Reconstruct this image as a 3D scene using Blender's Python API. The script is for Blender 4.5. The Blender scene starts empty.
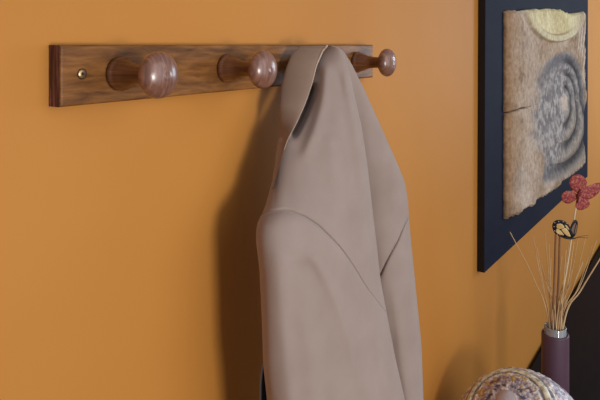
import bpy, bmesh, math, random
from mathutils import Vector, noise, Matrix
random.seed(7)
C = bpy.context.scene.collection
R_ = math.radians

# ------------------------------------------------------------------ survey
# The photograph was surveyed with a level shift-lens camera standing 0.62 m from
# the orange wall (plane y = 0), 1.72 m above the floor.
F = 600.0; CX = 300.0; HY = 48.0; VPX = 715.0
TH = math.atan((VPX - CX) / F)
ST, CT = math.sin(TH), math.cos(TH)
CAM = Vector((0, -0.62, 1.72))
RIGHT = Vector((ST, -CT, 0)); FWD = Vector((CT, ST, 0)); UP = Vector((0, 0, 1))
def P(px, py, z):
    return CAM + RIGHT * ((px - CX) / F * z) + FWD * z - UP * ((py - HY) / F * z)
def zplane(px, y):
    d = RIGHT * ((px - CX) / F) + FWD
    return (y - CAM.y) / d.y
def Pw(px, py, y=0.0):
    return P(px, py, zplane(px, y))
def proj(p):
    v = p - CAM; z = v.dot(FWD)
    return CX + F * v.dot(RIGHT) / z, HY - F * v.z / z
def interp(tab, v):
    if v <= tab[0][0]: return tab[0][1]
    for (a, b), (c, d) in zip(tab, tab[1:]):
        if v <= c:
            return b + (d - b) * (v - a) / (c - a)
    return tab[-1][1]
def sinterp(tab, v):            # smoothed
    w = 4.0
    return sum(interp(tab, v + o) for o in (-w, -w/2, 0, w/2, w)) / 5
def sstep(a, b, x):
    t = max(0.0, min(1.0, (x - a) / (b - a))); return t * t * (3 - 2 * t)
def mixc(a, b, t): return tuple(a[i] + (b[i] - a[i]) * t for i in range(3))
def lin(c):
    c = c / 255.0
    return c / 12.92 if c <= 0.04045 else ((c + 0.055) / 1.055) ** 2.4
def rgb(r, g, b): return (lin(r), lin(g), lin(b), 1)

# ------------------------------------------------------------------ materials
def mat(name, col=(0.5, 0.5, 0.5, 1), rough=0.5, spec=0.5, **kw):
    m = bpy.data.materials.new(name); m.use_nodes = True
    b = m.node_tree.nodes['Principled BSDF']
    b.inputs['Base Color'].default_value = col
    b.inputs['Roughness'].default_value = rough
    b.inputs['Specular IOR Level'].default_value = spec
    for k, v in kw.items(): b.inputs[k.replace('_', ' ')].default_value = v
    return m
def nodes(m): return m.node_tree.nodes, m.node_tree.links, m.node_tree.nodes['Principled BSDF']
def ramp(m, fac, stops):
    N, L, b = nodes(m)
    r = N.new('ShaderNodeValToRGB')
    while len(r.color_ramp.elements) < len(stops): r.color_ramp.elements.new(0.5)
    for e, (p, c) in zip(r.color_ramp.elements, stops): e.position = p; e.color = c
    L.new(fac, r.inputs[0]); return r.outputs[0]
def coords(m, scale=(1, 1, 1), rot=(0, 0, 0), kind='Object'):
    N, L, b = nodes(m)
    t = N.new('ShaderNodeTexCoord'); mp = N.new('ShaderNodeMapping')
    mp.inputs['Scale'].default_value = scale; mp.inputs['Rotation'].default_value = rot
    L.new(t.outputs[kind], mp.inputs[0]); return mp.outputs[0]
def tex(m, vec, scale, detail=4, rough=0.55, dist=0.0):
    N, L, b = nodes(m)
    n = N.new('ShaderNodeTexNoise'); n.inputs['Scale'].default_value = scale
    n.inputs['Detail'].default_value = detail; n.inputs['Roughness'].default_value = rough
    n.inputs['Distortion'].default_value = dist
    L.new(vec, n.inputs['Vector']); return n.outputs['Fac']
def bump(m, h, strength=0.2, dist=0.002):
    N, L, b = nodes(m)
    u = N.new('ShaderNodeBump'); u.inputs['Strength'].default_value = strength
    u.inputs['Distance'].default_value = dist
    L.new(h, u.inputs['Height']); L.new(u.outputs[0], b.inputs['Normal'])
def base(m, out):
    N, L, b = nodes(m); L.new(out, b.inputs['Base Color'])
def noisy(name, stops, scale, rough, stretch=(1, 1, 1), detail=5, dist=0.0, bs=0.0, bd=0.001, spec=0.5, rot=(0,0,0), **kw):
    m = mat(name, rough=rough, spec=spec, **kw)
    f = tex(m, coords(m, stretch, rot), scale, detail, 0.6, dist)
    base(m, ramp(m, f, stops))
    if bs: bump(m, f, bs, bd)
    return m

def vcol(name, rough, spec, bscale, bs, bd):
    m = mat(name, rough=rough, spec=spec)
    N, L, b = nodes(m)
    a = N.new('ShaderNodeVertexColor'); a.layer_name = 'Col'
    f = tex(m, coords(m), bscale, 6, 0.65)
    mx = N.new('ShaderNodeMix'); mx.data_type = 'RGBA'; mx.blend_type = 'MULTIPLY'
    mx.inputs['Factor'].default_value = 1
    L.new(a.outputs[0], mx.inputs['A'])
    L.new(ramp(m, f, [(0.3, (0.68, 0.65, 0.62, 1)), (0.7, (1.26, 1.23, 1.20, 1))]), mx.inputs['B'])
    L.new(mx.outputs['Result'], b.inputs['Base Color'])
    bump(m, f, bs, bd)
    return m

M = {}
# wall paint: mottled warm orange with a very fine roller texture
m = mat('orange_paint', rough=0.62, spec=0.25)
f1 = tex(m, coords(m), 1.7, 3)
base(m, ramp(m, f1, [(0.3, rgb(186, 123, 50)), (0.7, rgb(192, 130, 57))]))
bump(m, tex(m, coords(m), 160, 3), 0.12, 0.0008)
M['wall'] = m
M['board'] = noisy('varnished_board_wood', [(0.28, rgb(76, 46, 22)), (0.48, rgb(118, 75, 36)), (0.72, rgb(150, 101, 52))], 9, 0.42, (2.0, 14, 14), 7, 0.4, 0.06, 0.0006, 0.22)
M['endgrain'] = noisy('dark_end_grain', [(0.35, rgb(40, 14, 18)), (0.52, rgb(74, 32, 34)), (0.7, rgb(128, 84, 80))], 90, 0.5, (1, 3, .25), 4, 0.5, 0.1, 0.0006)
M['peg'] = noisy('red_brown_peg_wood', [(0.25, rgb(70, 40, 24)), (0.5, rgb(112, 68, 41)), (0.78, rgb(142, 92, 58))], 26, 0.3, (1.5, 0.5, 9), 6, 0.9, 0.04, 0.0004, 0.55)
M['peg_head'] = noisy('polished_peg_sheen', [(0.25, rgb(84, 52, 40)), (0.5, rgb(124, 82, 64)), (0.78, rgb(156, 114, 94))], 30, 0.32, (9, 0.5, 1.5), 6, 0.8, 0.04, 0.0004, 0.6, rot=(0, 0, 0.5), Coat_Weight=0.5, Coat_Roughness=0.2)  # paler and greyer than the peg: sky sheen worked into the colour
M['screw'] = mat('brass_screw', rgb(176, 150, 112), 0.32, 0.5, Metallic=0.9)
M['slot'] = mat('screw_recess_shade', rgb(34, 22, 15), 0.7, 0.2)

def cloth(name, a, b_, c):
    m = mat(name, rough=0.78, spec=0.25, Sheen_Weight=0.25, Sheen_Roughness=0.45)
    f = tex(m, coords(m), 16, 4)
    base(m, ramp(m, f, [(0.25, a), (0.5, b_), (0.75, c)]))
    N, L, b = nodes(m)
    w = N.new('ShaderNodeTexWave'); w.inputs['Scale'].default_value = 420
    w.inputs['Distortion'].default_value = 1.2; w.bands_direction = 'DIAGONAL'
    L.new(coords(m), w.inputs['Vector'])
    bump(m, w.outputs['Fac'], 0.08, 0.0004)
    return m
M['coat'] = cloth('taupe_twill', rgb(147, 129, 119), rgb(152, 134, 124), rgb(157, 139, 130))
M['collar'] = cloth('taupe_twill_shaded', rgb(134, 112, 95), rgb(140, 117, 100), rgb(146, 123, 106))  # same twill, darker: shade of the left-facing strip put into the colour
M['piping'] = cloth('pale_piping', rgb(176, 154, 134), rgb(184, 161, 141), rgb(190, 167, 147))
M['lining'] = mat('navy_lining', rgb(22, 27, 44), 0.4, 0.5)
M['lining_edge'] = mat('grey_blue_binding', rgb(118, 126, 140), 0.6, 0.3)

M['frame'] = noisy('navy_black_stain', [(0.3, rgb(21, 26, 42)), (0.7, rgb(27, 33, 50))], 5, 0.75, (1, 1, 3), 5, 0, 0.04, 0.001, 0.1)
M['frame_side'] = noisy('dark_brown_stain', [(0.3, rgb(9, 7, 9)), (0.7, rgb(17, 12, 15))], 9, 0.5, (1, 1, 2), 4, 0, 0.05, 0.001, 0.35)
M['relief'] = vcol('weathered_relief', 0.8, 0.2, 46, 0.55, 0.006)
M['orn'] = vcol('marbled_lacquer', 0.38, 0.5, 120, 0.35, 0.002)
m = mat('cream_beads', rough=0.45, spec=0.5)
f = tex(m, coords(m), 70, 4)
base(m, ramp(m, f, [(0.35, rgb(150, 138, 108)), (0.5, rgb(216, 208, 178)), (0.7, rgb(240, 236, 218))])); bump(m, f, 0.4, 0.002)
M['cream'] = m
M['boss'] = noisy('pink_grey_boss', [(0.3, rgb(160, 148, 150)), (0.7, rgb(200, 186, 184))], 30, 0.4)
M['vase'] = noisy('plum_glaze', [(0.3, rgb(82, 58, 72)), (0.7, rgb(94, 69, 85))], 14, 0.45, (1, 1, .6), 4, 0, 0.05, 0.001, 0.45)
M['glass'] = mat('clear_glass', (0.74, 0.75, 0.77, 1), 0.1, 0.7, Transmission_Weight=0.65)
M['dark_in'] = mat('vase_inside', rgb(22, 14, 18), 0.8, 0.2)
M['reed'] = noisy('straw', [(0.3, rgb(184, 146, 98)), (0.7, rgb(220, 188, 142))], 30, 0.65, (1, 1, .3))
M['reed_pale'] = noisy('pale_straw', [(0.3, rgb(204, 172, 124)), (0.7, rgb(226, 200, 158))], 30, 0.65, (1, 1, .3))
M['stem'] = noisy('brown_stem', [(0.3, rgb(120, 82, 56)), (0.7, rgb(150, 108, 78))], 30, 0.65, (1, 1, .3))
M['stick'] = mat('cream_stick', rgb(226, 206, 170), 0.55, 0.3)
M['redwing'] = noisy('red_wing_film', [(0.32, rgb(112, 40, 44)), (0.5, rgb(158, 68, 64)), (0.66, rgb(198, 128, 112))], 170, 0.55, (1, 1, 1), 4, 0.6, 0, 0.001, 0.3)
M['redbody'] = mat('dark_red_body', rgb(104, 24, 34), 0.5, 0.4)
M['black'] = mat('black_wing_border', rgb(17, 17, 24), 0.5, 0.4)
M['yellow'] = noisy('yellow_wing_cells', [(0.3, rgb(206, 164, 92)), (0.55, rgb(230, 204, 140)), (0.75, rgb(240, 226, 180))], 60, 0.5)
M['whitespot'] = mat('white_wing_spot', rgb(214, 218, 226), 0.5, 0.3)
M['bluewing'] = mat('grey_brown_wing_cells', rgb(132, 106, 92), 0.5, 0.3)
M['wire'] = mat('black_wire', rgb(20, 17, 18), 0.4, 0.5)
M['chest'] = noisy('black_brown_lacquer', [(0.3, rgb(15, 10, 14)), (0.7, rgb(22, 15, 20))], 8, 0.6, (1, 4, 4), 5, 0, 0.04, 0.001, 0.12)
M['floor'] = noisy('oak_floorboards', [(0.3, rgb(92, 60, 36)), (0.5, rgb(128, 88, 54)), (0.75, rgb(150, 108, 68))], 3, 0.45, (1, 9, 1), 6, 0.4, 0.05, 0.001)
M['white'] = mat('white_trim_paint', rgb(222, 216, 206), 0.4, 0.4)

# ------------------------------------------------------------------ builders
def obj(name, verts, faces, m, parent=None, smooth=True, uv=None):
    me = bpy.data.meshes.new(name)
    me.from_pydata([tuple(v) for v in verts], [], faces)
    bm = bmesh.new(); bm.from_mesh(me)
    bmesh.ops.recalc_face_normals(bm, faces=bm.faces); bm.to_mesh(me); bm.free()
    for p in me.polygons: p.use_smooth = smooth
    if not isinstance(m, (list, tuple)): m = [m]
    for q in m: me.materials.append(q)
    o = bpy.data.objects.new(name, me); C.objects.link(o)
    if parent is not None: setp(o, parent)
    return o
def setp(o, parent):
    o.parent = parent
    bpy.context.view_layer.update()
    o.matrix_parent_inverse = parent.matrix_world.inverted()
def thing(name, label, cat, loc, group=None):
    o = bpy.data.objects.new(name, None); C.objects.link(o)
    o.location = loc; o.empty_display_size = 0.05
    return tag(o, label, cat, group)
def tag(o, label, cat, group=None):
    o['label'] = label; o['category'] = cat
    if group: o['group'] = group
    return o
def box(name, lo, hi, m, parent=None, bev=0.0, seg=2):
    bm = bmesh.new(); bmesh.ops.create_cube(bm, size=1)
    for v in bm.verts:
        v.co = Vector([lo[i] + (hi[i] - lo[i]) * (v.co[i] + 0.5) for i in range(3)])
    if bev: bmesh.ops.bevel(bm, geom=bm.edges[:], offset=bev, segments=seg, affect='EDGES', profile=0.6)
    me = bpy.data.meshes.new(name); bm.to_mesh(me); bm.free()
    me.materials.append(m)
    o = bpy.data.objects.new(name, me); C.objects.link(o)
    if parent is not None: setp(o, parent)
    return o
def lathe_data(prof, org, axis, seg=48, cap=True):
    a = Vector(axis).normalized()
    u = a.orthogonal().normalized(); w = a.cross(u)
    V, Fc = [], []
    for (r, h) in prof:
        for k in range(seg):
            t = 2 * math.pi * k / seg
            V.append(org + a * h + (u * math.cos(t) + w * math.sin(t)) * max(r, 1e-5))
    for i in range(len(prof) - 1):
        for k in range(seg):
            k2 = (k + 1) % seg
            Fc.append((i * seg + k, i * seg + k2, (i + 1) * seg + k2, (i + 1) * seg + k))
    if cap:
        Fc.append(tuple(range(seg))[::-1]); n = (len(prof) - 1) * seg
        Fc.append(tuple(range(n, n + seg)))
    return V, Fc
def lathe(name, prof, org, axis, m, parent=None, seg=48, cap=True):
    V, Fc = lathe_data(prof, org, axis, seg, cap)
    return obj(name, V, Fc, m, parent)
def tube_data(pts, rad, seg=10):
    pts = [Vector(p) for p in pts]; n = len(pts)
    if not callable(rad): r0 = rad; rad = lambda t: r0
    V, Fc = [], []; u = None
    for i, p in enumerate(pts):
        d = (pts[min(i + 1, n - 1)] - pts[max(i - 1, 0)]).normalized()
        u = d.orthogonal().normalized() if u is None else (u - d * u.dot(d)).normalized()
        w = d.cross(u)
        for k in range(seg):
            t = 2 * math.pi * k / seg
            V.append(p + (u * math.cos(t) + w * math.sin(t)) * rad(i / (n - 1)))
    for i in range(n - 1):
        for k in range(seg):
            k2 = (k + 1) % seg
            Fc.append((i * seg + k, i * seg + k2, (i + 1) * seg + k2, (i + 1) * seg + k))
    Fc.append(tuple(range(seg))[::-1]); Fc.append(tuple(range((n - 1) * seg, n * seg)))
    return V, Fc
def tube(name, pts, rad, m, parent=None, seg=10):
    V, Fc = tube_data(pts, rad, seg); return obj(name, V, Fc, m, parent)
def spline(pts, n=24):          # Catmull-Rom
    pts = [Vector(p) for p in pts]; q = [pts[0] * 2 - pts[1]] + pts + [pts[-1] * 2 - pts[-2]]
    out = []
    for i in range(len(pts) - 1):
        a, b, c, d = q[i:i + 4]
        for k in range(n):
            t = k / n
            out.append(0.5 * ((2 * b) + (c - a) * t + (2 * a - 5 * b + 4 * c - d) * t * t + (3 * b - a - 3 * c + d) * t ** 3))
    out.append(pts[-1]); return out
def merge(parts):
    V, Fc = [], []
    for v, f in parts:
        o = len(V); V += list(v); Fc += [tuple(i + o for i in q) for q in f]
    return V, Fc

# ------------------------------------------------------------------ the setting
def struct(name, lo, hi, m, bev=0):
    o = box(name, lo, hi, m, None, bev); o['kind'] = 'structure'; return o
struct('wall_back', (-2.5, 0, 0), (7.5, 0.12, 2.7), M['wall'])
struct('floor', (-2.5, -3.6, -0.1), (7.5, 0.12, 0), M['floor'])
struct('baseboard_back', (-2.5, -0.016, 0), (7.5, 0, 0.11), M['white'], 0.004)

# ------------------------------------------------------------------ coat rack
BY = -0.022                                   # front of the board
bl = Pw(61, 45, BY); br = Pw(373.2, 45, BY)
rack = thing('coat_rack', 'long varnished brown wooden peg rack fixed to the orange wall', 'coat rack', (bl.x, 0, 1.69))
ztop, zbot = bl.z, Pw(61, 107.4, BY).z
rise = 0.0035
def board():
    bm = bmesh.new(); bmesh.ops.create_cube(bm, size=1)
    lo = (bl.x - 0.001, BY, zbot); hi = (br.x, -0.0005, ztop)
    for v in bm.verts:
        v.co = Vector([lo[i] + (hi[i] - lo[i]) * (v.co[i] + 0.5) for i in range(3)])
    es = [e for e in bm.edges if abs(e.verts[0].co.y - BY) < 1e-5 and abs(e.verts[1].co.y - BY) < 1e-5]
    bmesh.ops.bevel(bm, geom=es, offset=0.003, segments=3, affect='EDGES', profile=0.5)
    bm.normal_update()
    for f in bm.faces:
        f.material_index = 1 if abs(f.normal.x) > 0.8 else 0
    for v in bm.verts: v.co.z += rise * (v.co.x - bl.x) / (br.x - bl.x)
    me = bpy.data.meshes.new('board'); bm.to_mesh(me); bm.free()
    me.materials.append(M['board']); me.materials.append(M['endgrain'])
    o = bpy.data.objects.new('board', me); C.objects.link(o); setp(o, rack); return o
bd = board()
scp = Pw(82, 74, BY)
sc = lathe('screw', [(0.0001, 0.0012), (0.0022, 0.0012), (0.0050, 0.0007), (0.0056, 0.0)], scp + Vector((0, -0.0001, 0)), (0, -1, 0), M['screw'], bd, 28)
V, Fc = merge([
    ([scp + Vector((x, -0.0015, z)) for x, z in ((-.0006, -.0019), (.0006, -.0019), (.0006, .0019), (-.0006, .0019))], [(0, 1, 2, 3)]),
    ([scp + Vector((x, -0.00152, z)) for x, z in ((-.0019, -.0006), (.0019, -.0006), (.0019, .0006), (-.0019, .0006))], [(0, 1, 2, 3)])])
# cross recess and countersink: shade painted as flat dark faces, same mesh, second material
def add_to(o, V, Fc, m):
    me = o.data; n = len(me.vertices)
    bm = bmesh.new(); bm.from_mesh(me)
    vs = [bm.verts.new(v) for v in V]; me.materials.append(m); k = len(me.materials) - 1
    for f in Fc:
        q = bm.faces.new([vs[i] for i in f]); q.material_index = k
    bm.to_mesh(me); bm.free()
rg = [(0.0055, 0.0), (0.0061, 0.0002), (0.0065, -0.0002)]
V, Fc = merge([(V, Fc), lathe_data(rg, scp, (0, -1, 0), 28, False)])
add_to(sc, V, Fc, M['slot'])
PEG_X = []
for k in range(4):
    x = Pw((119.5, 226, 301, 356)[k], 72, BY).x; PEG_X.append(x)
    org = Vector((x, BY, 1.72 - 0.0318 + rise * (x - bl.x) / (br.x - bl.x)))
    peg = lathe('peg', [(0.0185, -0.0005), (0.0205, 0.0012), (0.0213, 0.004), (0.0205, 0.0068), (0.0192, 0.0085), (0.0188, 0.0092), (0.0182, 0.0125), (0.0162, 0.019),
                        (0.0130, 0.027), (0.0114, 0.037), (0.0107, 0.045), (0.0110, 0.052), (0.0125, 0.0562)], org, (0, -1, 0), M['peg'], rack)
    pr = [(0.0118, 0.0535)]
    Rh, cy, ty = 0.0274, 0.0695, 0.0150
    for j in range(1, 22):
        t = math.pi * j / 22
        rr, hh = Rh * math.sin(t) ** 0.92, cy - ty * math.cos(t)
        if hh < 0.055 and rr < 0.0118: continue
        pr.append((rr, hh))
    pr += [(0.0042, cy + ty * 1.0), (0.0036, cy + ty * 0.985), (0.0001, cy + ty * 0.99)]
    hd = lathe('peg_head', pr, org, (0, -1, 0), M['peg_head'], peg, 56)

# ------------------------------------------------------------------ the coat
Lt = [(45, 299), (47, 298), (49, 296.5), (56, 291), (68, 286), (86, 281), (106, 279.5), (136, 278.5), (155, 276), (180, 272.5), (200, 267), (210, 264),
      (216, 261), (221, 258), (228, 256.3), (242, 256), (252, 257.3), (270, 259.5), (325, 262), (365, 263.2), (400, 267), (470, 272), (600, 276)]
Et = [(45, 327.5), (47, 326), (51, 322.5), (66, 316), (81, 312.5), (101, 306), (121, 297.5), (135, 290), (141, 287), (155, 282.5), (176, 276.5), (190, 273), (200, 268)]
Vt = [(45, 330), (46, 334), (48, 340), (54, 343.5), (63, 347), (75, 350), (86, 352.5), (98, 355), (126, 361.5), (161, 367), (200, 371.5), (251, 377.5),
      (279, 380.5), (301, 384.5), (356, 395), (400, 405), (480, 416), (600, 428)]
Rt = [(48, 339), (50, 342), (54, 345.5), (63.5, 351.5), (91, 365), (130, 382.5), (161.5, 396.5), (182, 405), (200, 408), (218, 409), (235, 410.5), (290, 416), (345, 421.5), (400, 423.5), (600, 432)]
SA = [(240, 216), (256, 215.5), (262, 214), (270, 211.8), (283, 210), (291, 211), (305, 216.5), (318, 225), (330, 236.5), (340, 247), (351, 262), (367, 288), (378, 302), (386, 312), (420, 320)]
SB = [(355, 292), (366, 288), (375, 281), (380, 275), (387, 260), (398, 240), (404, 226), (409, 216), (425, 205)]
# soft folds: (path of (px, py), half width in px, rise towards the viewer in m)
FOLDS = [
    ([(325, 58), (325, 80), (322, 105), (313, 135), (300, 165)], 6, 0.007),
    ([(336, 62), (341, 95), (347, 130), (353, 165), (358, 205)], 5, -0.0035),
    ([(344, 60), (350, 95), (356, 130), (361, 170), (366, 230)], 4, 0.004),
    ([(330, 130), (334, 170), (342, 215)], 9, 0.004),
    ([(303, 245), (315, 260), (328, 282), (340, 310), (352, 350), (362, 400)], 6, 0.004),
    ([(296, 255), (309, 275), (320, 305), (330, 350), (336, 400)], 9, -0.0025),
    ([(283, 232), (282, 280), (284, 330), (290, 400), (294, 480)], 10, 0.004),
    ([(300, 300), (308, 350), (312, 400), (316, 500)], 9, 0.003),
    ([(352, 274), (358, 290), (365, 312), (373, 361), (381, 400), (396, 500)], 1.6, -0.0016),
    ([(392, 270), (398, 320), (404, 370), (410, 420), (414, 560)], 6, 0.004),
    ([(314, 80), (309.5, 97), (304, 112), (297, 127), (290, 140)], 3.2, -0.026),
    ([(398, 150), (396, 180), (394, 215)], 6, 0.003),
    ([(277, 165), (275, 190), (273.5, 208)], 1.4, -0.0012),
]
FOLDS = [([tuple(p) for p in spline([(a, b, 0) for a, b in path], 6)], w, h) for path, w, h in FOLDS]
FB = [(min(p[0] for p in q) - 3 * w, max(p[0] for p in q) + 3 * w, min(p[1] for p in q) - 3 * w, max(p[1] for p in q) + 3 * w) for q, w, h in FOLDS]
def folds(px, py):
    s = 0.0
    for (q, w, h), b in zip(FOLDS, FB):
        if not (b[0] < px < b[1] and b[2] < py < b[3]): continue
        best = 1e9; k = 0
        for i in range(len(q) - 1):
            ax, ay = q[i][0], q[i][1]; bx, by = q[i + 1][0], q[i + 1][1]
            dx, dy = bx - ax, by - ay
            t = max(0, min(1, ((px - ax) * dx + (py - ay) * dy) / (dx * dx + dy * dy + 1e-9)))
            d = (px - ax - dx * t) ** 2 + (py - ay - dy * t) ** 2
            if d < best: best = d; k = (i + t) / (len(q) - 1)
        taper = sstep(0, 0.18, k) * (1 - sstep(0.82, 1, k))
        s += h * taper * math.exp(-best / (w * w))
    n = noise.noise(Vector((px * 0.035, py * 0.011, 3.1))) * 0.0035 + noise.noise(Vector((px * 0.09, py * 0.03, 8.4))) * 0.001
    return -1.3 * s - n * sstep(50, 120, py)

def zwall(px): return zplane(px, -0.014)
def LA(y):
    e = sinterp(Et, y) - interp([(45, 9), (150, 9)], y); l = sinterp(Lt, y)
    k = sstep(128, 186, y)
    return max(e * (1 - k) + l * k, l)
def VA(y): return sinterp(Vt, y) if y > 52 else interp(Vt, y)
def LB(y): return VA(y) - 14
def RB(y): return max(sinterp(Rt, y) if y > 56 else interp(Rt, y), LB(y) + 2)
LC = lambda y: sinterp(Lt, y) if y > 60 else interp(Lt, y)
RC = lambda y: max(sinterp(Et, y) if y > 60 else interp(Et, y), LC(y) + 1.2)
tA = [(45, 0.935), (150, 0.92), (215, 0.885), (260, 0.86), (600, 0.84)]
bA = [(45, 0.012), (60, 0.024), (120, 0.045), (215, 0.072), (300, 0.085), (600, 0.085)]
def zA(px, y, a):                 # front skin of the main cloth
    s = math.sqrt(max(0, 1 - a * a))
    zl = zwall(LA(y)) * interp(tA, y); zr = interp([(45, 0.995), (120, 1.0), (300, 1.01), (600, 1.02)], y)
    return zl + (zr - zl) * (a + 1) / 2 - interp(bA, y) * s ** 0.85, s
def zB(px, y, a):
    s = math.sqrt(max(0, 1 - a * a))
    zl = interp([(45, 1.0), (80, 1.03), (120, 1.06), (300, 1.09), (600, 1.09)], y); zr = interp([(45, 1.01), (80, 1.04), (120, 1.075), (220, 1.12), (600, 1.12)], y)
    return zl + (zr - zl) * (a + 1) / 2 - interp([(45, 0.008), (120, 0.03), (250, 0.045), (600, 0.05)], y) * s ** 0.9, s
def tube_piece(name, Lf, Rf, zf, y0, y1, nv, nu, m, parent, seamT=None, lower=False, backd=0.03, nf=True):
    """cloth tube between two silhouettes; y0/y1 may be a number or 'seam'"""
    V = []; cols = []
    for j in range(2 * nu):
        t = math.pi * j / nu; front = j <= nu
        a = -math.cos(t)
        ya, yb = y0, y1
        if seamT:
            y = 230.0
            for _ in range(40):
                px = (Lf(y) + Rf(y)) / 2 + (Rf(y) - Lf(y)) / 2 * a
                y = 0.5 * y + 0.5 * interp(seamT, px)
            if lower: ya = y
            else: yb = y
        col = []
        for i in range(nv + 1):
            v = i / nv
            y = ya + (yb - ya) * v
            l, r = Lf(y), Rf(y)
            px = (l + r) / 2 + (r - l) / 2 * a
            z, s = zf(px, y, a)
            if front:
                if nf: z += folds(px, y) * s
                if seamT:
                    d = abs(y - (ya if lower else yb))
                    z += 0.0032 * math.exp(-(d / 1.6) ** 2) * (0.3 + 0.7 * s)
                    if lower: z -= 0.005 * (1 - math.exp(-d / 6)) * math.exp(-d / 60) * s
            else:
                b = interp([(45, 0.01), (60, backd), (600, backd)], y)
                zc = zf(px, y, a)[0]
                zl = zf(l, y, -1)[0]; zr = zf(r, y, 1)[0]
                z = zl + (zr - zl) * (a + 1) / 2 + b * s
                z = min(z, zwall(px) - 0.001)
            p = P(px, y, z)
            if p.y > -0.006: p.y = -0.006
            col.append(p)
        V += col
    n = nv + 1; W = 2 * nu; Fc = []
    for j in range(W):
        k = (j + 1) % W
        for i in range(nv):
            Fc.append((j * n + i, k * n + i, k * n + i + 1, j * n + i + 1))
    Fc.append(tuple(j * n for j in range(W)))
    if y1 != 'x': Fc.append(tuple(j * n + nv for j in range(W))[::-1])
    return obj(name, V, Fc, m, parent)

coat = thing('coat', 'taupe grey twill coat hanging from the third wooden peg', 'coat', P(335, 600, 1.0))
tube_piece('coat_body', LA, VA, zA, 45.6, 240, 150, 64, M['coat'], coat, SA, False)
sl = tube_piece('sleeve', LA, VA, zA, 240, 560, 170, 72, M['coat'], coat, SA, True)
tube_piece('shoulder_panel', LB, RB, zB, 49, 250, 100, 40, M['coat'], coat, SB, False)
tube_piece('sleeve', LB, RB, zB, 250, 545, 110, 40, M['coat'], coat, SB, True)
def zC(px, y, a):
    s = math.sqrt(max(0, 1 - a * a))
    e = RC(y); lA, rA = LA(y), VA(y)
    aa = max(-1, min(1, (e + 6 - (lA + rA) / 2) / ((rA - lA) / 2)))
    zr = zA(e, y, aa)[0] - interp([(45, 0.004), (80, 0.008), (110, 0.012), (150, 0.006), (190, 0.002)], y)
    zl = zwall(LC(y)) * interp([(45, 0.925), (150, 0.925), (200, 0.89)], y)
    zl = max(zl, zr + 0.004)
    return zl + (zr - zl) * (a + 1) / 2 - interp([(45, 0.003), (80, 0.008), (190, 0.003)], y) * s, s
collar = tube_piece('collar', LC, RC, zC, 46, 188, 100, 28, M['collar'], coat, None, False, 0.004, False)
pts = []
for i in range(70):
    y = 45.4 + (150 - 45.4) * i / 69
    z, s = zC(RC(y), y, 1.0); pts.append(P(RC(y), y, z - 0.0012))
tube('piping', pts, lambda t: 0.0017 * (1 - 0.75 * t), M['piping'], collar, 8)
# navy lining peeping out behind the near sleeve
def zL(px, y, a):
    s = math.sqrt(max(0, 1 - a * a))
    return zA(LA(y), y, -1)[0] + 0.004 + 0.01 * (a + 1) - 0.002 * s, s
LL = lambda y: interp([(364, 263.5), (372, 261.8), (385, 260.8), (400, 260.6), (560, 266)], y)
ln = tube_piece('lining', LL, lambda y: LA(y) + 14, zL, 364, 556, 60, 16, M['lining'], coat, None, False, 0.003, False)
tube('lining_edge', [P(LL(y), y, zL(0, y, -1)[0] - 0.001) for y in [364 + 3 * i for i in range(64)]], 0.0016, M['lining_edge'], ln, 8)

# ------------------------------------------------------------------ wall panel with relief
FY = -0.024
fl = Pw(484.4, 273, FY); fr = Pw(587.6, 176, FY)
panel = thing('wall_art', 'navy black wall panel carrying a carved weathered spiral relief', 'wall art', (fl.x, 0, fl.z))
ztopf = 1.72 + 0.36
bk = box('backing_board', (fl.x, FY, fl.z), (fr.x, -0.001, ztopf), M['frame'], panel, 0.0015, 2)
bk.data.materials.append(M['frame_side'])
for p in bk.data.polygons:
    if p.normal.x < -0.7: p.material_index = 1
piv = fl.copy()
def tilt(p, ang=R_(-0.75)):
    d = p - piv; c, s = math.cos(ang), math.sin(ang)
    return piv + Vector((d.x * c - d.z * s, d.y, d.x * s + d.z * c))
for v in bk.data.vertices: v.co = tilt(v.co)
RY = -0.046
TOP = [(503, 11), (505, 10.5), (512, 10.8), (520, 11), (530, 10.5), (541, 9.6), (548, 9), (560, 9.6), (566, 12.5), (572, 14.5), (578, 13), (584, 12.5), (587, 15)]
BOT = [(503, 222.5), (507, 221), (513, 217.5), (520, 214.5), (527, 209.5), (533, 207), (537, 202), (540, 198), (547, 196), (552, 192), (557, 188.5), (563, 181), (572, 175.5), (580, 169), (586, 163)]
CRACK = Pw(505, 114.5, RY).z
XL = Pw(503.4, 100, FY).x; XR = Pw(586.0, 100, RY).x
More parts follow.
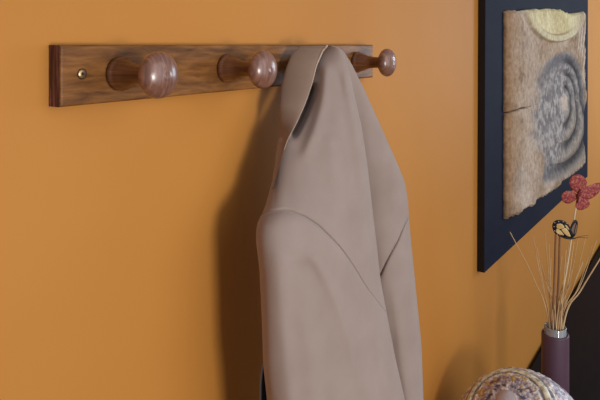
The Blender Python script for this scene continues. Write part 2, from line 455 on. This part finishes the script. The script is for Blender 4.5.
def feat(px, py, x, z):
    """relief height (m) and colour, painted groove shade included, at a point of the slab"""
    n1 = noise.fractal(Vector((x * 5, 0.3, z * 7)), 1.0, 2.0, 5)
    n2 = noise.fractal(Vector((x * 9, 4.3, z * 16)), 1.0, 2.0, 4)
    n3 = noise.fractal(Vector((x * 30, 9.3, z * 40)), 1.0, 2.0, 4)
    h = 0.005 * n1 + 0.0014 * n2 + 0.0022 * n3
    tan = (lin(172), lin(146), lin(118)); brown = (lin(116), lin(86), lin(58)); grey = (lin(138), lin(134), lin(138))
    pale = (lin(202), lin(186), lin(170)); slate = (lin(112), lin(116), lin(128)); dark = (lin(58), lin(52), lin(54)); cream = (lin(216), lin(204), lin(156))
    c = mixc(tan, brown, 0.75 * sstep(0.0, 0.6, n1 * 0.5 + n3 * 0.4 + n2 * 0.25))
    c = mixc(c, pale, 0.6 * sstep(-0.1, 0.5, -n1) * sstep(508, 524, px))
    c = mixc(c, (lin(150), lin(112), lin(74)), 0.6 * (1 - sstep(506, 524, px + 8 * n1)))
    c = mixc(c, pale, 0.55 * math.exp(-((px - 529 - 6 * n1) / 9) ** 2))
    c = mixc(c, brown, 0.6 * (1 - sstep(504.5, 510, px)))
    # grooves running down the right edge, darker in the troughs
    g = sstep(568, 584, px)
    st = math.sin((px + 0.10 * py) * 2.6 + n1 * 3)
    h += 0.003 * g * st; c = mixc(c, mixc(dark, tan, 0.4), 0.85 * g * sstep(0.0, 0.8, -st))
    # ring whorl
    dx, dy = px - 566, py - 101
    sy = 50.0 if dy < 0 else 84.0
    sr = 18.5
    if dy > 0:
        dx += dy * dy * 0.0034; sr = 18.5 + dy * 0.42
    sx = sr if dx > 0 else 33.0
    if dy > 0 and dx < 0: sy = 84.0 - 24.0 * sstep(0, 14, -dx)
    r = math.sqrt((dx / sx) ** 2 + (dy / sy) ** 2)
    w = 1 - sstep(0.92, 1.04, r)
    ang = math.atan2(dy / sy, dx / sx)
    right = 0.5 + 0.5 * math.cos(ang + 0.1)
    left = sstep(0.35, 0.0, right)
    if left > 0: w = w * (1 - left) + left * (1 - sstep(0.72, 1.15, r + 0.2 * n2 + 0.15 * n1))
    if w > 0:
        ph = r * 3.9 + 0.10 * n1 + 0.05 * n3
        sw = ph - math.floor(ph)
        groove = min(1.0, math.exp(-((sw - 0.18) / 0.32) ** 2) + math.exp(-((sw - 1.18) / 0.32) ** 2))
        prof = sstep(0.1, 0.75, sw)                  # each band rises outwards then drops
        amp = 0.002 + 0.007 * sstep(0.30, 0.75, right) * sstep(0.12, 0.3, r)
        bowl = -0.006 * (1 - r * r * 0.8)
        h = h * (1 - 0.5 * w) + w * (bowl + amp * (prof - 0.8))
        fleck = sstep(-0.35, 0.45, n2 * 0.35 + 0.9 * n3)
        cc = mixc((lin(126), lin(122), lin(124)), (lin(186), lin(180), lin(176)), fleck)
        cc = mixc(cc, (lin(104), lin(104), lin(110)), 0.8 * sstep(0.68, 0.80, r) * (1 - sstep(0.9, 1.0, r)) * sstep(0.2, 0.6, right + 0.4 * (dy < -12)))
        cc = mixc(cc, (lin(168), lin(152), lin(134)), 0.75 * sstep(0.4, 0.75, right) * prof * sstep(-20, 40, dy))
        cc = mixc(cc, (lin(34), lin(31), lin(33)), groove * (0.14 + 0.84 * sstep(0.40, 0.72, right)) * sstep(0.12, 0.24, r))  # shade inside the grooves painted into the colour
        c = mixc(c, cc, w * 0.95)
        if r < 0.17:
            k = 1 - sstep(0.09, 0.17, r)
            h += 0.004 * k; c = mixc(c, pale, k)
    rim = math.exp(-((r - 1.02) / 0.05) ** 2) * (1 - left)
    h += 0.004 * rim
    # cream half disc at the top edge
    ex, ey = (px - 555.5) / 31.0, (py - 8) / 34.0
    q = math.sqrt(ex * ex + ey * ey)
    if q < 1.1:
        k = 1 - sstep(0.96, 1.03, q)
        ring = sstep(0.76, 0.82, q)
        lip = sstep(0.25, -0.25, ex)
        h = h * (1 - 0.6 * k) + k * (0.004 + 0.010 * ring * (1 - sstep(0.1, 0.8, ex)))
        cc = mixc((lin(206), lin(192), lin(140)), (lin(226), lin(214), lin(168)), sstep(-0.3, 0.4, n1))
        cc = mixc(cc, (lin(212), lin(202), lin(168)), ring * 0.7)
        cc = mixc(cc, (lin(158), lin(128), lin(100)), 0.7 * math.exp(-((q - 0.79) / 0.03) ** 2) * (1 - sstep(0.2, 0.8, ex)))
        c = mixc(c, cc, k * (0.95 - 0.6 * sstep(0.45, 0.9, ex) * sstep(0.2, 0.7, q)))
    return h, c
def slab(name, upper):
    nu, nv = 230, 190
    V, col, Fc = [], [], []
    for i in range(nv + 1):
        for j in range(nu + 1):
            u, v = j / nu, i / nv
            x = XL + (XR - XL) * u
            px = proj(Vector((x, RY, CRACK)))[0]
            jag = noise.noise(Vector((x * 26, 1.7, 0))) * 0.008 + noise.noise(Vector((x * 70, 5.7, 0))) * 0.004
            zt = Pw(px, interp(TOP, px), RY).z + jag
            zb = Pw(px, interp(BOT, px), RY).z + jag * 1.2
            gap = 0.0022 * (1 - sstep(524, 534, px)) + 0.0012 * sstep(580, 583, px) + 0.0001
            cj = CRACK + noise.noise(Vector((x * 18, 2.2, 0))) * 0.004
            a, b = (zt, cj + gap) if upper else (cj - gap, zb)
            z = a + (b - a) * v
            py = proj(Vector((x, RY, z)))[1]
            h, c = feat(px, py, x, z)
            xo = 0.0
            # rounded, broken edges
            e = min(u, 1 - u) * (XR - XL)
            ez = (zt - z) if upper else (z - zb)
            h -= 0.010 * (1 - sstep(0, 0.02, e)) + 0.007 * (1 - sstep(0, 0.010, max(ez, 0)))
            eg = abs(z - cj)
            h -= 0.007 * (1 - sstep(0, 0.008, eg)) * (1 - sstep(522, 534, px))
            if j in (0, nu): xo = noise.noise(Vector((1.0, z * 30, 3))) * 0.006
            V.append(Vector((x + xo, min(RY - h, FY - 0.003), z))); col.append(c)
    n = nu + 1
    for i in range(nv):
        for j in range(nu):
            Fc.append((i * n + j, i * n + j + 1, (i + 1) * n + j + 1, (i + 1) * n + j))
    # skirt back to the board
    loop = [j for j in range(n)] + [i * n + nu for i in range(1, nv + 1)] + [nv * n + j for j in range(nu - 1, -1, -1)] + [i * n for i in range(nv - 1, 0, -1)]
    s0 = len(V)
    for k in loop:
        V.append(Vector((V[k].x, FY + 0.0005, V[k].z))); col.append(mixc(col[k], (lin(70), lin(52), lin(40)), 0.6))
    for a in range(len(loop)):
        b = (a + 1) % len(loop)
        Fc.append((loop[a], s0 + a, s0 + b, loop[b]))
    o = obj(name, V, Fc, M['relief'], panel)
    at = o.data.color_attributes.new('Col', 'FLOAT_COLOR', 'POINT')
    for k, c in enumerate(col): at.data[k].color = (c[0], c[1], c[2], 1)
    return o
slab('relief_slab', True); slab('relief_slab', False)

# ------------------------------------------------------------------ low black sideboard
CH = 1.72 - 1.27
chest = thing('sideboard', 'long low black sideboard standing against the wall under the wall art', 'sideboard', (3.0, -0.25, 0))
x0, x1 = 1.28, 5.1
box('sideboard_top', (x0, -0.50, CH - 0.03), (x1, -0.018, CH), M['chest'], chest, 0.002)
box('carcass', (x0 + .02, -0.48, 0.10), (x1 - .02, -0.02, CH - 0.03), M['chest'], chest, 0.002)
nd = 6
for k in range(nd):
    a = x0 + .03 + (x1 - x0 - .06) * k / nd; b = x0 + .03 + (x1 - x0 - .06) * (k + 1) / nd
    d = box('door', (a + .004, -0.498, 0.115), (b - .004, -0.4805, CH - 0.04), M['chest'], chest, 0.002)
    hx = b - .05 if k % 2 == 0 else a + .05
    lathe('knob', [(0.005, 0), (0.005, 0.012), (0.012, 0.016), (0.013, 0.022), (0.008, 0.026), (0.0001, 0.027)], Vector((hx, -0.498, 0.29)), (0, -1, 0), M['screw'], d, 20)
for lx in (x0 + .06, (x0 + x1) / 2, x1 - .06):
    for ly in (-0.45, -0.06):
        lathe('leg', [(0.016, 0), (0.02, 0.05), (0.024, 0.101)], Vector((lx, ly, 0)), (0, 0, 1), M['chest'], chest, 20)

# ------------------------------------------------------------------ round ornament
zo = 1.5
oc = P(523.5, 461.6, zo); bV = 90.0 / F * zo; aH = 74.0 / F * zo
oc.z = CH + bV
orn = thing('ornament', 'large round marbled ornament with cream beaded bands standing on the black sideboard', 'ornament', (oc.x, oc.y, CH))
# axis of the rings: through the pinkish boss that faces the viewer
def on_surface(px, py):
    d = (P(px, py, 1.0) - CAM)
    S = Vector((1 / aH, 1 / aH, 1 / bV))
    o_ = Vector([(CAM - oc)[i] * S[i] for i in range(3)]); dd = Vector([d[i] * S[i] for i in range(3)])
    A, B, Cc = dd.dot(dd), 2 * o_.dot(dd), o_.dot(o_) - 1
    disc = max(B * B - 4 * A * Cc, 0)
    t = (-B - math.sqrt(disc)) / (2 * A)
    return o_ + dd * t                        # unit-sphere direction
axis = on_surface(505, 398).normalized()
ax_u = axis.orthogonal().normalized(); ax_w = axis.cross(ax_u)
def sp(th, ph, h=0.0):
    d = axis * math.cos(th) + (ax_u * math.cos(ph) + ax_w * math.sin(ph)) * math.sin(th)
    return Vector((oc.x + d.x * (aH + h), oc.y + d.y * (aH + h), oc.z + d.z * (bV + h))), d
def ang(px, py): return math.acos(max(-1, min(1, on_surface(px, py).normalized().dot(axis))))
tb = ang(543, 388)                            # cream band
nu, nv = 260, 200
V, col, Fc = [], [], []
lav = (lin(160), lin(152), lin(172)); white = (lin(238), lin(235), lin(240)); navy = (lin(32), lin(36), lin(62)); ochre = (lin(190), lin(156), lin(84)); rust = (lin(112), lin(62), lin(54)); sand = (lin(190), lin(168), lin(146))
for i in range(nv + 1):
    th = math.pi * i / nv
    for j in range(nu):
        ph = 2 * math.pi * j / nu
        p, d = sp(th, ph)
        a = noise.fractal(d * 7.0, 1.0, 2.0, 4); b = noise.fractal(d * 14 + Vector((5, 2, 1)), 1.0, 2.0, 4); e = noise.fractal(d * 30 + Vector((1, 7, 3)), 1.0, 2.0, 3)
        t = th / tb; tw = t + 0.07 * a + 0.05 * b; g2 = noise.fractal(d * 19 + Vector((9, 4, 2)), 1.0, 2.0, 3)
        c = mixc(lav, white, sstep(-0.3, 0.25, b + 0.6 * e))
        c = mixc(c, mixc(lav, navy, 0.35), sstep(0.1, 0.5, -a - 0.4 * e))
        if t < 1.0:
            c = mixc(c, sand, 0.5 * sstep(-0.05, 0.3, e))
            c = mixc(c, white, 0.7 * math.exp(-((tw - 0.76) / 0.05) ** 2))
            c = mixc(c, rust, 0.75 * sstep(0.08, 0.25, a - 0.3 * b) * sstep(0.5, 0.58, tw) * (1 - sstep(0.68, 0.75, tw)))
            c = mixc(c, ochre, 0.95 * sstep(0.05, 0.25, b) * sstep(0.44, 0.54, tw) * (1 - sstep(0.8, 0.9, tw)))
            c = mixc(c, navy, 0.9 * math.exp(-((tw - 0.38) / 0.06) ** 2) * sstep(-0.25, 0.1, g2))
            c = mixc(c, (lin(40), lin(36), lin(48)), 0.85 * math.exp(-(g2 / 0.05) ** 2) * sstep(0.34, 0.42, tw) * (1 - sstep(0.9, 0.97, tw)))
        else:
            c = mixc(c, (lin(96), lin(88), lin(104)), 0.6 * math.exp(-(g2 / 0.05) ** 2))
        if 0.86 < t < 0.93: c = mixc(c, (lin(84), lin(74), lin(70)), 0.6)
        if 1.10 < t < 1.18: c = mixc(c, (lin(88), lin(78), lin(70)), 0.7)
        if 1.22 < t < 1.30: c = mixc(c, ochre, 0.5)
        h = 0.0022 * b + 0.0014 * e + 0.0022 * math.exp(-((t - 0.80) / 0.04) ** 2) - 0.0016 * math.exp(-((t - 0.62) / 0.03) ** 2)
        V.append(sp(th, ph, h)[0]); V[-1].z = max(V[-1].z, CH + 0.0004); col.append(c)
for i in range(nv):
    for j in range(nu):
        k = (j + 1) % nu
        Fc.append((i * nu + j, i * nu + k, (i + 1) * nu + k, (i + 1) * nu + j))
o = obj('ornament_body', V, Fc, M['orn'], orn)
at = o.data.color_attributes.new('Col', 'FLOAT_COLOR', 'POINT')
for k, c in enumerate(col): at.data[k].color = (*c, 1)
def ring(name, t, rad, m, n=160, seg=10, wob=0.0, flat=0.6):
    V, Fc = [], []
    for k in range(n):
        ph = 2 * math.pi * k / n
        r = rad * (1 + wob * math.sin(k * math.pi))
        p, d = sp(t * tb, ph); q, _ = sp(t * tb + 0.01, ph)
        tan = (q - p).normalized()
        for s in range(seg):
            g = 2 * math.pi * s / seg
            V.append(p + tan * math.cos(g) * r + d * math.sin(g) * r * flat)
    for k in range(n):
        k2 = (k + 1) % n
        for s in range(seg):
            s2 = (s + 1) % seg
            Fc.append((k * seg + s, k * seg + s2, k2 * seg + s2, k2 * seg + s))
    return obj(name, V, Fc, m, orn)
ring('cream_band', 1.0, 0.0095, M['cream'], flat=0.5)
ring('inner_band', 0.80, 0.0030, M['cream'], flat=0.5)
V = []; Fc = []
prof = []
for i in range(15):
    th = 0.24 * tb * (1 - i / 14)
    for j in range(40):
        V.append(sp(th, 2 * math.pi * j / 40, 0.008 * math.sin(math.pi / 2 * i / 14) - 0.0005)[0])
for i in range(14):
    for j in range(40):
        Fc.append((i * 40 + j, i * 40 + (j + 1) % 40, (i + 1) * 40 + (j + 1) % 40, (i + 1) * 40 + j))
obj('boss', V, Fc, M['boss'], orn)

# ------------------------------------------------------------------ vase with reeds and butterflies
zv = 1.8
vc = P(555.2, 333, zv); vb = Vector((vc.x, vc.y, CH)); vh = vc.z - CH; vr = 12.9 / F * zv
vase = thing('vase', 'slim plum purple cylinder vase with a clear glass rim beside the round ornament', 'vase', vb)
lathe('vase_body', [(0.0001, 0), (vr * .9, 0), (vr * .97, 0.004), (vr, 0.02), (vr, vh * .5), (vr * 1.0, vh - .004), (vr * .97, vh), (vr * .86, vh), (vr * .84, vh - .006), (vr * .84, vh * .25), (0.0001, vh * .25)], vb, (0, 0, 1), M['vase'], vase, 56, False)
gr = vr * .80; gt = vh + 0.021
lathe('glass_rim', [(gr, vh * .3), (gr, gt - .001), (gr - .001, gt), (gr - .003, gt - .001), (gr - .003, vh * .3)], vb, (0, 0, 1), M['glass'], vase, 48, False)
def stem_pts(tip, bx, dep, dz_tip, mid=None, byy=333):
    """from a foot inside the vase, out through the mouth, to the tip"""
    mouth = P(bx, 322, zv + dep)
    c = Vector((vc.x, vc.y, mouth.z)); off = mouth - c
    lim = gr - 0.006
    if off.length > lim: mouth = c + off.normalized() * lim
    foot = Vector((vc.x - (mouth.x - vc.x) * .35, vc.y - (mouth.y - vc.y) * .35, CH + vh * .27))
    pts = [foot, mouth]
    if mid: pts.append(P(mid[0], mid[1], zv + dep + dz_tip * 0.5))
    pts.append(P(tip[0], tip[1], zv + dep + dz_tip))
    return spline(pts, 14)
REEDS = [  # tip, mouth x, depth at mouth, depth added at tip, mid, radius, material
    ((510, 232), 546, -0.010, -0.06, (533, 277), .0010, 'reed'),
    ((533, 236), 549, 0.010, 0.02, (542, 285), .0010, 'reed'),
    ((537, 247), 547, -0.015, 0.03, (544, 290), .0009, 'reed'),
    ((545, 233), 551, 0.012, -0.04, (549, 282), .0010, 'reed'),
    ((549, 244), 553, -0.018, 0.04, (551, 290), .0009, 'reed_pale'),
    ((541, 262), 553, 0.016, 0.03, None, .0010, 'reed'),
    ((570, 236), 556, 0.004, -0.03, (564, 280), .0010, 'reed'),
    ((574, 242), 558, -0.012, 0.03, (568, 282), .0009, 'reed_pale'),
    ((578, 239), 560, 0.015, 0.02, (570, 282), .0010, 'reed'),
    ((586, 236), 562, -0.004, 0.05, (575, 282), .0009, 'reed'),
    ((592, 246), 563, 0.012, -0.02, (578, 288), .0009, 'reed'),
    ((597, 240), 564, 0.0, 0.06, (581, 284), .0009, 'reed'),
    ((567, 262), 557, -0.016, 0.03, None, .0011, 'reed_pale'),
    ((572, 270), 563, 0.015, -0.03, None, .0010, 'reed'),
    ((562, 256), 554, 0.018, 0.02, None, .0010, 'reed'),
    ((544, 274), 562, -0.014, 0.02, None, .0009, 'reed'),
    ((566, 250), 561, -0.019, -0.02, None, .0013, 'reed_pale'),
    ((551, 258), 550, 0.014, 0.03, None, .0009, 'reed_pale'),
    ((583, 262), 561, 0.010, 0.03, (571, 292), .0010, 'reed_pale'),
    ((570, 284), 559, -0.018, 0.01, None, .0010, 'reed'),
    ((548, 286), 556, -0.017, 0.01, None, .0010, 'reed_pale'),
    ((603, 254), 565, -0.014, -0.05, (581, 290), .0017, 'reed_pale'),
]
for k, (tip, bx, dep, dzt, mid, r, mm) in enumerate(REEDS):
    o = tube('dried_reed', stem_pts(tip, bx, dep, dzt, mid), (lambda r: (lambda t: r * (1.2 - 0.5 * t)))(r * 1.45), M[mm], None, 7)
    if k == 0: tag(o, 'thin dried reed leaning furthest left from the vase across the dark panel corner', 'reed', 'dried reeds in the vase')
    elif k == len(REEDS) - 1: tag(o, 'thick pale dried reed leaning furthest right from the vase over the black sideboard', 'reed', 'dried reeds in the vase')
    else: tag(o, 'thin straw coloured dried reed in the middle of the spray in the plum vase', 'reed', 'dried reeds in the vase')

def wing(name, outline, org, ux, uy, m, parent, th=0.0008, bulge=0.0, extra=None):
    """flat wing from a 2-D outline (metres) in the plane ux, uy"""
    nrm = ux.cross(uy).normalized()
    o2 = spline([(a, b, 0) for a, b in outline + [outline[0]]], 6)[:-1]
    cx = sum(p.x for p in o2) / len(o2); cy = sum(p.y for p in o2) / len(o2)
    V, Fc = [], []; n = len(o2); rings = [1.0, 0.8, 0.5, 0.2]
    for side in (1, -1):
        for q in rings:
            for p in o2:
                x, y = cx + (p.x - cx) * q, cy + (p.y - cy) * q
                V.append(org + ux * x + uy * y + nrm * (side * th * (0.3 if q == 1 else 1) + bulge * (1 - q * q)))
    k = len(rings)
    for s in (0, 1):
        b = s * k * n
        for i in range(k - 1):
            for j in range(n):
                j2 = (j + 1) % n
                Fc.append((b + i * n + j, b + i * n + j2, b + (i + 1) * n + j2, b + (i + 1) * n + j))
        Fc.append(tuple(b + (k - 1) * n + j for j in range(n)))
    for j in range(n):
        j2 = (j + 1) % n
        Fc.append((j, j2, k * n + j2, k * n + j))
    return obj(name, V, Fc, m, parent)
# red butterfly on its cream stick
S = zv / F
rz = zv - 0.02; ro = P(577.8, 195, rz)
rb = thing('butterfly_pick', 'red translucent butterfly on a cream stick standing in the plum vase', 'butterfly', vb)
ux, uy = RIGHT.copy(), UP.copy()
def tiltframe(a, b): # yaw the wing plane about the vertical, pitch about x
    u = (RIGHT * math.cos(a) - FWD * math.sin(a)); w = (UP * math.cos(b) - FWD * math.sin(b)); return u, w
px = lambda pts: [((a - 575.5) * S, (194 - b) * S) for a, b in pts]
u1, w1 = tiltframe(0.15, 0.05)
u2, w2 = tiltframe(-0.15, 0.05)
wing('wing', px([(576, 193), (570.5, 189), (567.3, 182.5), (569.5, 176), (575, 173.3), (580.5, 175.5), (583.8, 181), (582, 188), (578, 193)]), ro, u1, w1, M['redwing'], rb, bulge=0.0006)
wing('wing', px([(575.5, 193.5), (570, 190.3), (563.5, 190.8), (560, 195.5), (561.5, 201), (567, 203), (573, 199.5)]), ro, u1, w1, M['redwing'], rb, bulge=0.0006)
wing('wing', px([(577, 193), (583, 187), (590, 184), (597, 182.5), (602, 184), (600, 190), (594, 196), (586, 199), (579, 197)]), ro, u2, w2, M['redwing'], rb, bulge=0.0006)
wing('wing', px([(575.5, 195), (580.5, 197), (587, 199.5), (588.5, 204.5), (583, 208.5), (576, 208.8), (573.3, 203)]), ro, u2, w2, M['redwing'], rb, bulge=0.0006)
tube('butterfly_body', [ro + u1 * a * S + w1 * b * S - FWD * 0.003 for a, b in ((2, 6), (1, 3), (0, 0), (-.5, -4), (-1, -8))], lambda t: 0.0042 * math.sin(math.pi * (0.12 + 0.8 * t)) + 0.0006, M['redbody'], rb, 10)
tube('stick', spline([Vector((vc.x - .004, vc.y + .004, CH + vh * .27)), P(559, 322, zv - 0.012), P(568, 262, zv - 0.016), P(577, 200, rz + 0.004)], 14), 0.0022, M['stick'], rb, 10)

# yellow and black butterfly on twin brown stems
mz = zv - 0.03; mo = P(563, 231, mz)
mb = thing('butterfly_pick', 'yellow and black butterfly with white spots on brown stems in the plum vase', 'butterfly', vb)
pm = lambda pts: [((a - 563) * S, (231 - b) * S) for a, b in pts]
v1, t1 = tiltframe(0.3, 0.15); v2, t2 = tiltframe(-0.3, 0.15)
A_out = [(571, 238), (565, 237.5), (558, 236), (554, 231), (553, 225), (556, 220.5), (562, 220), (567, 223), (570, 228), (572.5, 234)]
wl = wing('wing', pm(A_out), mo, v1, t1, M['black'], mb)
cells = [[(557, 224), (561, 223.5), (564, 227), (560, 229), (557, 228)], [(561, 229.5), (565, 227.5), (568, 231), (570, 236), (566, 235)], [(557, 229), (560, 230), (564, 235), (559, 234.5), (556.5, 232)], [(564, 224), (566.5, 225.5), (568.5, 229), (566, 227.5)]]
for c_ in cells: wing('wing_cell', pm(c_), mo - v1.cross(t1).normalized() * -0.0012, v1, t1, M['yellow'], wl, 0.0006)
for q in [(555, 223), (554.6, 227), (555.4, 231.5), (558.5, 221.5), (562.5, 221.3), (566, 222.8), (558, 235.4)]:
    pp = mo + v1 * (q[0] - 563) * S + t1 * (231 - q[1]) * S + v1.cross(t1).normalized() * 0.001
    lathe('wing_spot', [(0.0001, 0.0008), (0.0011, 0.0006), (0.0014, 0)], pp, v1.cross(t1), M['whitespot'], wl, 12)
S2 = S / math.cos(0.3)
pm2 = lambda pts: [((a - 570) * S2, (231 - b) * S) for a, b in pts]
mo2 = P(570, 231, mz)
wr = wing('wing', pm2([(570.5, 238), (569.5, 230), (571.5, 223), (575, 219.8), (578, 222), (578.3, 228), (577, 235), (574, 238)]), mo2, v2, t2, M['black'], mb)
for c_ in [[(571.5, 236), (571, 230), (573, 225), (575.5, 223), (574.5, 229), (573.5, 236)], [(574.8, 235), (575.5, 229), (576.6, 224.5), (577.2, 229), (576.2, 234)]]:
    wing('wing_cell', pm2(c_), mo2 + v2.cross(t2).normalized() * 0.0012, v2, t2, M['bluewing'], wr, 0.0006)
tube('butterfly_body', [P(a, b, mz - 0.004) for a, b in ((561, 236.5), (566, 238), (571, 238.6), (576, 238))], lambda t: 0.0006 + 0.0026 * math.sin(math.pi * (0.15 + 0.75 * t)), M['black'], mb, 10)
for dy in (0, 2.4):
    tube('antenna', spline([P(575, 238, mz - 0.004), P(581, 237.4 - dy * .5, mz), P(588, 238 - dy, mz - 0.004)], 8), 0.0007, M['wire'], mb, 6)
for (a, b, d) in ((555.2, 553.2, -0.004), (559.3, 556.5, 0.006)):
    tube('stem', spline([Vector((vc.x + .004, vc.y - .002, CH + vh * .27)), P(b, 322, zv + d - .01), P(a - .8, 280, zv + d * .5 - .02), P(a + .6, 234, mz + 0.006)], 14), 0.0030, M['stem'], mb, 8)

# ------------------------------------------------------------------ light
def area(name, loc, target, size, power, col, sy=None):
    l = bpy.data.lights.new(name, 'AREA'); l.energy = power; l.color = col; l.size = size
    if sy: l.shape = 'RECTANGLE'; l.size_y = sy
    o = bpy.data.objects.new(name, l); C.objects.link(o); o.location = loc
    o.rotation_euler = (Vector(target) - Vector(loc)).to_track_quat('-Z', 'Y').to_euler(); return o
area('window_light', (0.12, -1.95, 1.50), (0.9, 0, 1.4), 0.38, 19.5, (1.0, 0.96, 0.92), 0.42)
area('room_light', (1.1, -3.3, 2.3), (1.0, 0, 1.3), 3.2, 44, (0.95, 0.96, 1.0))
area('far_wall_fill', (5.0, -1.8, 1.9), (4.2, 0, 1.4), 1.2, 44, (0.80, 0.90, 1.0))  # unseen fill added to brighten the wall at the far right
w = bpy.data.worlds.new('World'); bpy.context.scene.world = w; w.use_nodes = True
w.node_tree.nodes['Background'].inputs[0].default_value = (0.80, 0.84, 0.95, 1)
w.node_tree.nodes['Background'].inputs[1].default_value = 0.37

# ------------------------------------------------------------------ camera
cd = bpy.data.cameras.new('camera'); cam = bpy.data.objects.new('camera', cd); C.objects.link(cam)
cd.sensor_width = 36; cd.sensor_fit = 'HORIZONTAL'; cd.lens = 36 * F / 600
cd.shift_y = -(200 - HY) / 600; cd.clip_start = 0.02
cam.location = CAM
cam.rotation_euler = FWD.to_track_quat('-Z', 'Y').to_euler()
sc_ = bpy.context.scene; sc_.camera = cam
sc_.view_settings.view_transform = 'Standard'
sc_.view_settings.look = 'None'
